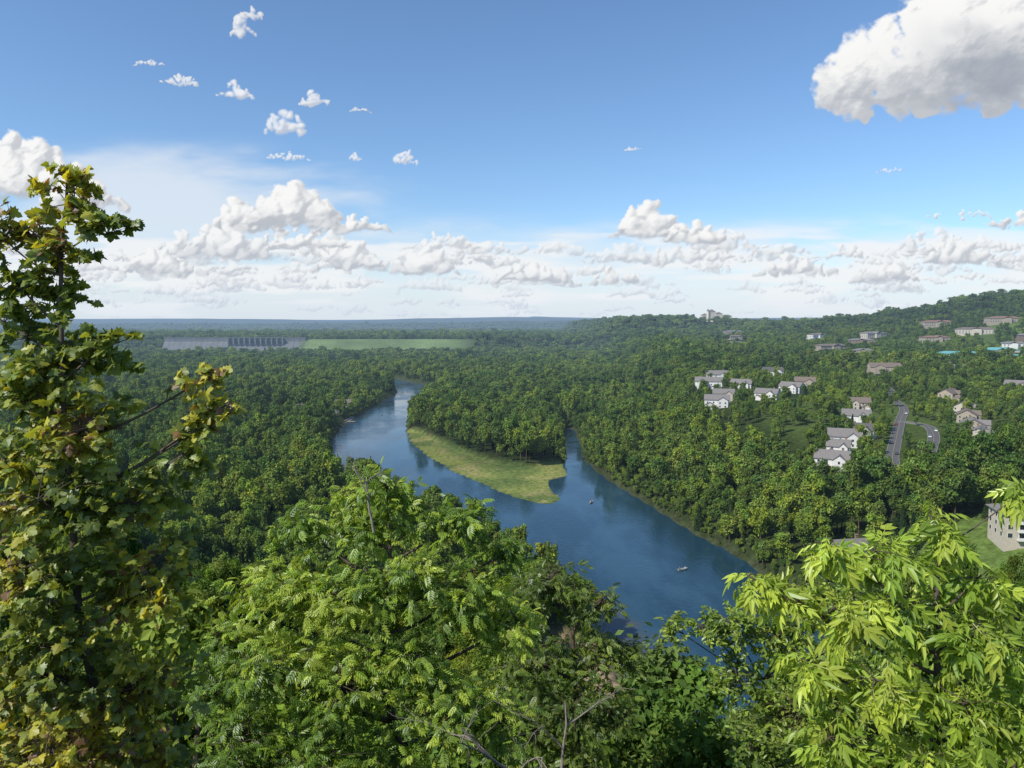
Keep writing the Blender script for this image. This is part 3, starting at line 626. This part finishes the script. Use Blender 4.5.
DEAD=surf('dead_wood',(.22,.19,.16),rough=.95,var=.3,scale=8,haze=False)
def bare(name,start,dirv,length,rad,depth,seed,spread=.55):
    r=np.random.default_rng(seed); V=[];Fc=[];o=0
    def grow(p,d,L,ra,k):
        nonlocal o
        n=5; P=[p]; 
        for i in range(n):
            d=d+r.normal(0,.13,3); d=d/np.linalg.norm(d); P.append(P[-1]+d*L/n)
        v,f=tube(P,np.linspace(ra,ra*.45,n+1),5); V.append(v);Fc.append(f+o);o+=len(v)
        if k>0:
            for j in range(r.integers(2,4)):
                i=r.integers(2,n+1); q=d+r.normal(0,spread,3); q/=np.linalg.norm(q); grow(P[i],q,L*r.uniform(.45,.75),ra*.5,k-1)
    grow(np.array(start,float),np.array(dirv,float)/np.linalg.norm(dirv),length,rad,depth)
    link(bpy.data.objects.new(name,fast_mesh(name,np.concatenate(V),np.concatenate(Fc),[DEAD],smooth=True)))
bare('dead_tree',(-2.9,15.2,95.6),(-.1,0,1),1.25,.032,3,31,.40)
bare('dead_branch',(.8,13.4,91.0),(-.55,-.1,1),2.6,.045,3,8,.5)
bare('dead_branch',(.9,13.2,90.6),(-.1,0,1),2.2,.04,3,21,.5)
# ------------------------------------------------------------ boats with anglers
HULL=surf('boat_hull_paint',(.40,.42,.38),var=.08,rough=.4); HULLG=surf('boat_inner',(.12,.16,.12),var=.1)
SH=[surf('shirt_blue',(.08,.14,.3),var=.1),surf('shirt_white',(.7,.7,.68),var=.05),surf('shirt_red',(.4,.05,.04),var=.1)]
def person(parent,x,y,z,face,shirt,i):
    J=[(0,0,.0),(0,0,.25),(0,.02,.48),(0,.02,.60),(0,.03,.72),(.2,.02,.46),(.27,.12,.22),(.16,.36,.22),(-.2,.02,.46),(-.27,.12,.22),(-.14,.36,.25),(.1,.1,-.02),(.13,.46,.02),(.13,.5,-.38),(.13,.62,-.4),(-.1,.1,-.02),(-.13,.46,.02),(-.13,.5,-.38),(-.13,.62,-.4),(0,.03,.80)]
    R=[.15,.15,.15,.055,.10,.065,.048,.035,.065,.048,.035,.09,.07,.05,.04,.09,.07,.05,.04,.075]
    E=[(0,1),(1,2),(2,3),(3,4),(4,19),(2,5),(5,6),(6,7),(2,8),(8,9),(9,10),(0,11),(11,12),(12,13),(13,14),(0,15),(15,16),(16,17),(17,18)]
    me=bpy.data.meshes.new('angler_body'); me.from_pydata(J,E,[]); o=bpy.data.objects.new('angler_%d'%i,me); link(o,parent)
    o.location=(x,y,z); o.rotation_euler=(0,0,face); md=o.modifiers.new('skin','SKIN')
    for v_,rr in zip(me.skin_vertices[0].data if me.skin_vertices else [],R): v_.radius=(rr,rr)
    if me.skin_vertices: me.skin_vertices[0].data[0].use_root=True
    sb=o.modifiers.new('sub','SUBSURF'); sb.levels=1; sb.render_levels=1; me.materials.append(shirt)
    hd=MB(); hd.cyl(0,.035,.83,.105,.08,'z',10); hd.cyl(0,.06,.825,.17,.015,'z',12); h_=hd.obj('hat_%d'%i,WALL['tan'],parent); h_.location=(x,y,z); h_.rotation_euler=(0,0,face)
def boat(x,y,rz,L=4.8,n=2,sh=0):
    e=empty('fishing_boat',(x,y,0),rz); st=[(-.5,.42,.55),(-.45,.62,.5),(-.2,.8,.48),(.1,.8,.5),(.3,.66,.55),(.43,.36,.66),(.5,.04,.78)]
    m=MB(); sec=[]
    for a,w,h_ in st: sec.append([(a*L,-w,h_),(a*L*.97,-w*.72,-.12),(a*L*.97,w*.72,-.12),(a*L,w,h_)])
    V=[p for s in sec for p in s]; f=[]
    for i in range(len(st)-1):
        for j in range(3): f.append((4*i+j,4*i+j+1,4*i+4+j+1,4*i+4+j))
    f.append((0,1,2,3)); m.add(V,f); o=m.obj('hull',HULL,e); sd_=o.modifiers.new('s','SOLIDIFY'); sd_.thickness=.05
    s=MB()
    for a in(-.33,0,.28): s.box(a*L-.16,a*L+.16,-.62,.62,.28,.34)
    s.box(-.52*L-.25,-.52*L-.02,-.14,.14,.2,.95); s.obj('seats_and_motor',HULLG,e)
    for i,a in enumerate((-.30,.26)[:n]): person(e,a*L,0,.42,-math.pi/2,SH[(sh+i)%3],i)
    rd=MB(); rd.add([(.3*L,.1,.7),(.3*L,.13,.7),(.6*L,1.6,2.0),(.6*L,1.61,2.0)],[(0,1,3,2)]); rd.obj('fishing_rod',TYRE,e)
boat(69,292,.35,4.6,2,0); boat(44,404,1.2,5.2,2,1); boat(-140,790,1.4,5,1,1)
# ------------------------------------------------------------ clouds: 25 km away sheet of glowing cumulus puffs, light and shade painted in
NA,NE=1400,430
Ag=np.linspace(-1.,1.,NA); Eg=np.linspace(-.015,.52,NE); AA,EE=np.meshgrid(Ag,Eg)
WA=AA+.010*fbm(AA*45,EE*55,101,4)*2; WE=EE+.008*fbm(AA*45,EE*55,141,4)*2
DN=fbm(AA*90,EE*110,161,5); DL=fbm(AA*22,EE*30,181,5)
RGB=np.zeros((NE,NA,3)); AL=np.zeros((NE,NA)); crng=np.random.default_rng(77)
HZ=np.array([.64,.74,.87])
LDIR=np.array([-.58,.60,.55]); LDIR/=np.linalg.norm(LDIR)
def comp(sl,c,a):
    A0=AL[sl]; R0=RGB[sl]; out=a+A0*(1-a); RGB[sl]=np.where(out[...,None]>1e-5,(c*a[...,None]+R0*(A0*(1-a))[...,None])/np.maximum(out,1e-5)[...,None],R0); AL[sl]=out
def blur(Hc,n):
    for _ in range(n):
        k=np.pad(Hc,1,mode='edge'); Hc=(k[1:-1,1:-1]*2+k[:-2,1:-1]+k[2:,1:-1]+k[1:-1,:-2]+k[1:-1,2:])/6
    return Hc
def draw(circ,eb,h,haze=0.,op=1.,soft=.45,dk=.55,flat=True,nb=2,bump=.14,lift=0.,shadow=None,big=False):
    circ=np.array(circ); m=.02
    a0,a1=(circ[:,0]-circ[:,2]).min()-m,(circ[:,0]+circ[:,2]).max()+m; e0,e1=(circ[:,1]-circ[:,2]).min()-m,(circ[:,1]+circ[:,2]).max()+m
    i0,i1=np.searchsorted(Ag,[a0,a1]); j0,j1=np.searchsorted(Eg,[e0,e1]); 
    if i1-i0<3 or j1-j0<3: return
    sl=(slice(j0,j1),slice(i0,i1)); wa,we=WA[sl],WE[sl]; dn=DN[sl]; dl=DL[sl]
    Hc=np.zeros(wa.shape); cov=np.full(wa.shape,-1.)
    for ca,ce,r,zz in circ:
        d2=((wa-ca)**2+(we-ce)**2)/r**2
        cov=np.maximum(cov,1-d2); Hc=np.maximum(Hc,np.where(d2<1,zz+r*np.sqrt(np.maximum(1-d2,0)),0))
    Hc=blur(Hc,nb)+bump*h*dn
    Hs=blur(Hc,40 if big else 14)
    kk=.30 if big else .55
    gy_,gx_=np.gradient(Hc*kk+Hs*(1-kk),Eg[1]-Eg[0],Ag[1]-Ag[0]); gx_=np.clip(gx_,-1.5,1.5); gy_=np.clip(gy_,-1.5,1.5)
    nn=np.sqrt(gx_**2+gy_**2+1); df=np.clip((-gx_*LDIR[0]-gy_*LDIR[1]+LDIR[2])/nn,0,1)
    vb=np.clip((we-eb)/h,0,1)
    s=np.clip(.36+lift+.80*df,0,1)*(dk+(1-dk)*ss(0,.55,vb+.5*dn))
    if shadow is not None:
        for (sa,se,ra,re,st_) in shadow: s=s*(1-np.clip(st_*np.exp(-(((wa+.06*dl-sa)/ra)**2+((we+.05*dl-se)/re)**2))*(1+1.2*dl),0,.85))
    c=np.array([.33,.37,.44])*(1-s[...,None])+np.array([.96,.955,.94])*s[...,None]
    c=c*(1-haze)+HZ*haze
    a=ss(0,soft,cov+.9*dn+(.7*dl if big else 0))*op
    if flat: a=a*ss(-.10,.10,(we-eb)/h+.25*dn)
    comp(sl,c,np.clip(a,0,1))
def cumulus(ca,eb,w,h,n,**k):
    C=[]
    for i in range(n):
        x=crng.uniform(-1,1); x=x*abs(x)**.3; top=h*(1-abs(x)**2.2)*crng.uniform(.55,1.); y=crng.uniform(0,1)**.8*top
        r=h*crng.uniform(.10,.30)*(1-.45*abs(x)); C.append((ca+x*w,eb+y,r,crng.uniform(0,.5)*h*(1-y/h*.5)))
    for i in range(max(3,n//8)):
        x=crng.uniform(-.6,.6); C.append((ca+x*w,eb+h*.25,h*.34*(1-.4*abs(x)),0))
    draw(C,eb,h,**k)
full=(slice(0,NE),slice(0,NA))
vl=fbm(AA*4,EE*14,201,5)+.5*fbm(AA*14,EE*60,221,4)
cov=1.15*ss(.165,.03,EE)+.95*np.exp(-(((AA+.42)/.20)**2+((EE-.165)/.05)**2))+.5*np.exp(-(((AA+.66)/.2)**2+((EE-.12)/.08)**2))
va=np.clip(ss(.02,.95,cov*.85+vl*1.3*ss(.0,.3,cov))*.74,0,1)
comp(full,np.ones((NE,NA,3))*np.array([.80,.85,.905]),va)
st_=ss(.05,.34,fbm(AA*8,EE*60,241,5)*1.4+.25*ss(.10,.0,np.abs(EE-.06)))*ss(.150,.10,EE)*ss(-.005,.015,EE)
comp(full,np.ones((NE,NA,3))*np.array([.90,.915,.93]),np.clip(st_*.85,0,1))
rows=[]
for i in range(240):
    eb=crng.uniform(.002,.100); sc=.40+7*eb; w=crng.uniform(.02,.062)*sc; rows.append((eb,crng.uniform(-1,1),w,w*crng.uniform(.32,.62)))
rows.sort()
for eb,ca,w,h in rows: cumulus(ca,eb,w,h,int(24+w*450),haze=float(np.clip(.52-4.5*eb,.08,.6)),op=crng.uniform(.6,.97),dk=.70,lift=.04,soft=.55)
for ca,eb,w,h,n in [(-.36,.118,.05,.045,70),(-.215,.118,.055,.026,60),(-.29,.125,.062,.062,90),(-.38,.085,.075,.045,70),(.185,.112,.050,.048,80),(.245,.105,.048,.028,60),(-.66,.165,.12,.075,120),(-.57,.15,.06,.05,70),(-.115,.063,.045,.036,60),(.03,.053,.055,.032,60),(.38,.062,.06,.028,60),(.50,.052,.05,.030,60),(.14,.050,.035,.024,40),(.69,.125,.06,.03,50),(-.47,.06,.06,.04,60),(.60,.075,.06,.035,60),(-.22,.07,.05,.035,60)]:
    cumulus(ca,eb,w,h,n,haze=.05 if eb>.1 else .15,dk=.60,lift=.03,soft=.5)
cumulus(.595,.137,.05,.012,30,op=.9,haze=.05); 
big=[(.429,.312,.036),(.469,.338,.052),(.449,.292,.030),(.521,.328,.062),(.508,.298,.036),(.573,.354,.075),(.56,.309,.042),(.626,.341,.068),(.652,.38,.078),(.639,.315,.036),(.547,.39,.050),(.612,.42,.065),(.704,.354,.078),(.74,.42,.08),(.60,.46,.05),(.78,.36,.06)]
C=[(a,b,r,r*.3) for a,b,r in big]
for i in range(90):
    a,b,r=big[crng.integers(len(big))]; th=crng.uniform(0,6.283); q=crng.uniform(.35,.95); rr=r*crng.uniform(.20,.48)
    C.append((a+math.cos(th)*r*q,b+math.sin(th)*r*q,rr,r*.3+r*math.sqrt(1-min(q,.999)**2)*.5))
draw(C,.262,.17,dk=.62,flat=False,soft=.50,nb=8,bump=.085,lift=.16,big=True,shadow=[(.665,.330,.12,.042,.95),(.55,.297,.10,.020,.55),(.60,.375,.05,.02,.3)])
for ca,eb,w,h in [(-.474,.335,.024,.012),(-.435,.310,.027,.016),(-.352,.375,.018,.022),(-.338,.395,.014,.014),(-.365,.293,.022,.024),(-.30,.248,.032,.028),(-.262,.283,.022,.018),(-.297,.215,.03,.012),(-.2,.275,.013,.009),(-.144,.210,.020,.015),(-.208,.215,.008,.010),(.16,.226,.011,.006),(.5,.197,.022,.007)]:
    cumulus(ca,eb,w,h,34,op=.85,dk=.9,soft=1.1,flat=False,lift=.15)
AL*=ss(-.012,.004,EE)*.999
hz=ss(.06,-.005,EE)*.5; comp(full,np.ones((NE,NA,3))*HZ,hz)
nrm=np.sqrt(AA**2+1+EE**2); RS=25000.
CV=np.stack([AA/nrm*RS,1/nrm*RS,EE/nrm*RS+100],-1).reshape(-1,3)
I=(np.arange(NE-1)[:,None]*NA+np.arange(NA-1)[None,:]).ravel(); CF=np.stack([I,I+1,I+NA+1,I+NA],1)
keepf=(AL.ravel()[CF].max(1)>.002); CF=CF[keepf]
cm,t=new_mat('cloud_material'); at=t.n('ShaderNodeAttribute',attribute_name='tint')
em=t.n('ShaderNodeEmission'); t.put(em.inputs[0],at.outputs['Color']); tp=t.n('ShaderNodeBsdfTransparent'); mx=t.n('ShaderNodeMixShader')
t.put(mx.inputs[0],at.outputs['Alpha']); t.put(mx.inputs[1],tp.outputs[0]); t.put(mx.inputs[2],em.outputs[0]); finish(cm,t,mx.outputs[0],False)
cm.cycles.emission_sampling='NONE'
link(bpy.data.objects.new('sky_clouds',fast_mesh('sky_clouds',CV,CF,[cm],tint=np.concatenate([RGB.reshape(-1,3),AL.reshape(-1,1)],1),smooth=True)))
# ------------------------------------------------------------ light and sky
SUN_AZ=math.radians(-124); SUN_EL=math.radians(45)
sdir=Vector((math.sin(SUN_AZ)*math.cos(SUN_EL),math.cos(SUN_AZ)*math.cos(SUN_EL),math.sin(SUN_EL)))
L=bpy.data.lights.new('sun','SUN'); L.energy=5.0; L.angle=math.radians(.5); L.color=(1,.94,.83)
so=link(bpy.data.objects.new('sun',L)); so.rotation_euler=sdir.to_track_quat('Z','Y').to_euler(); so.location=(-50,-20,200)
w=bpy.data.worlds.new('World'); scene.world=w; w.use_nodes=True; w.node_tree.nodes.clear(); t=NT(w.node_tree)
sky=t.n('ShaderNodeTexSky',sky_type='NISHITA'); sky.sun_disc=False; sky.sun_elevation=SUN_EL; sky.sun_rotation=SUN_AZ%(2*math.pi); sky.altitude=300; sky.air_density=1.; sky.dust_density=.5; sky.ozone_density=2.2
skc=t.mix(1.,sky.outputs[0],(.86,1.02,1.16,1),'MULTIPLY')
bg=t.n('ShaderNodeBackground'); t.put(bg.inputs[0],skc); bg.inputs[1].default_value=.138
ow=t.n('ShaderNodeOutputWorld'); t.t.links.new(bg.outputs[0],ow.inputs[0])
# ------------------------------------------------------------ camera
cd=bpy.data.cameras.new('camera'); cd.sensor_width=36; cd.lens=26; cd.clip_start=.1; cd.clip_end=40000
co=link(bpy.data.objects.new('camera',cd)); co.location=(0,0,100); co.rotation_euler=(math.radians(90-4.8),0,0); scene.camera=co
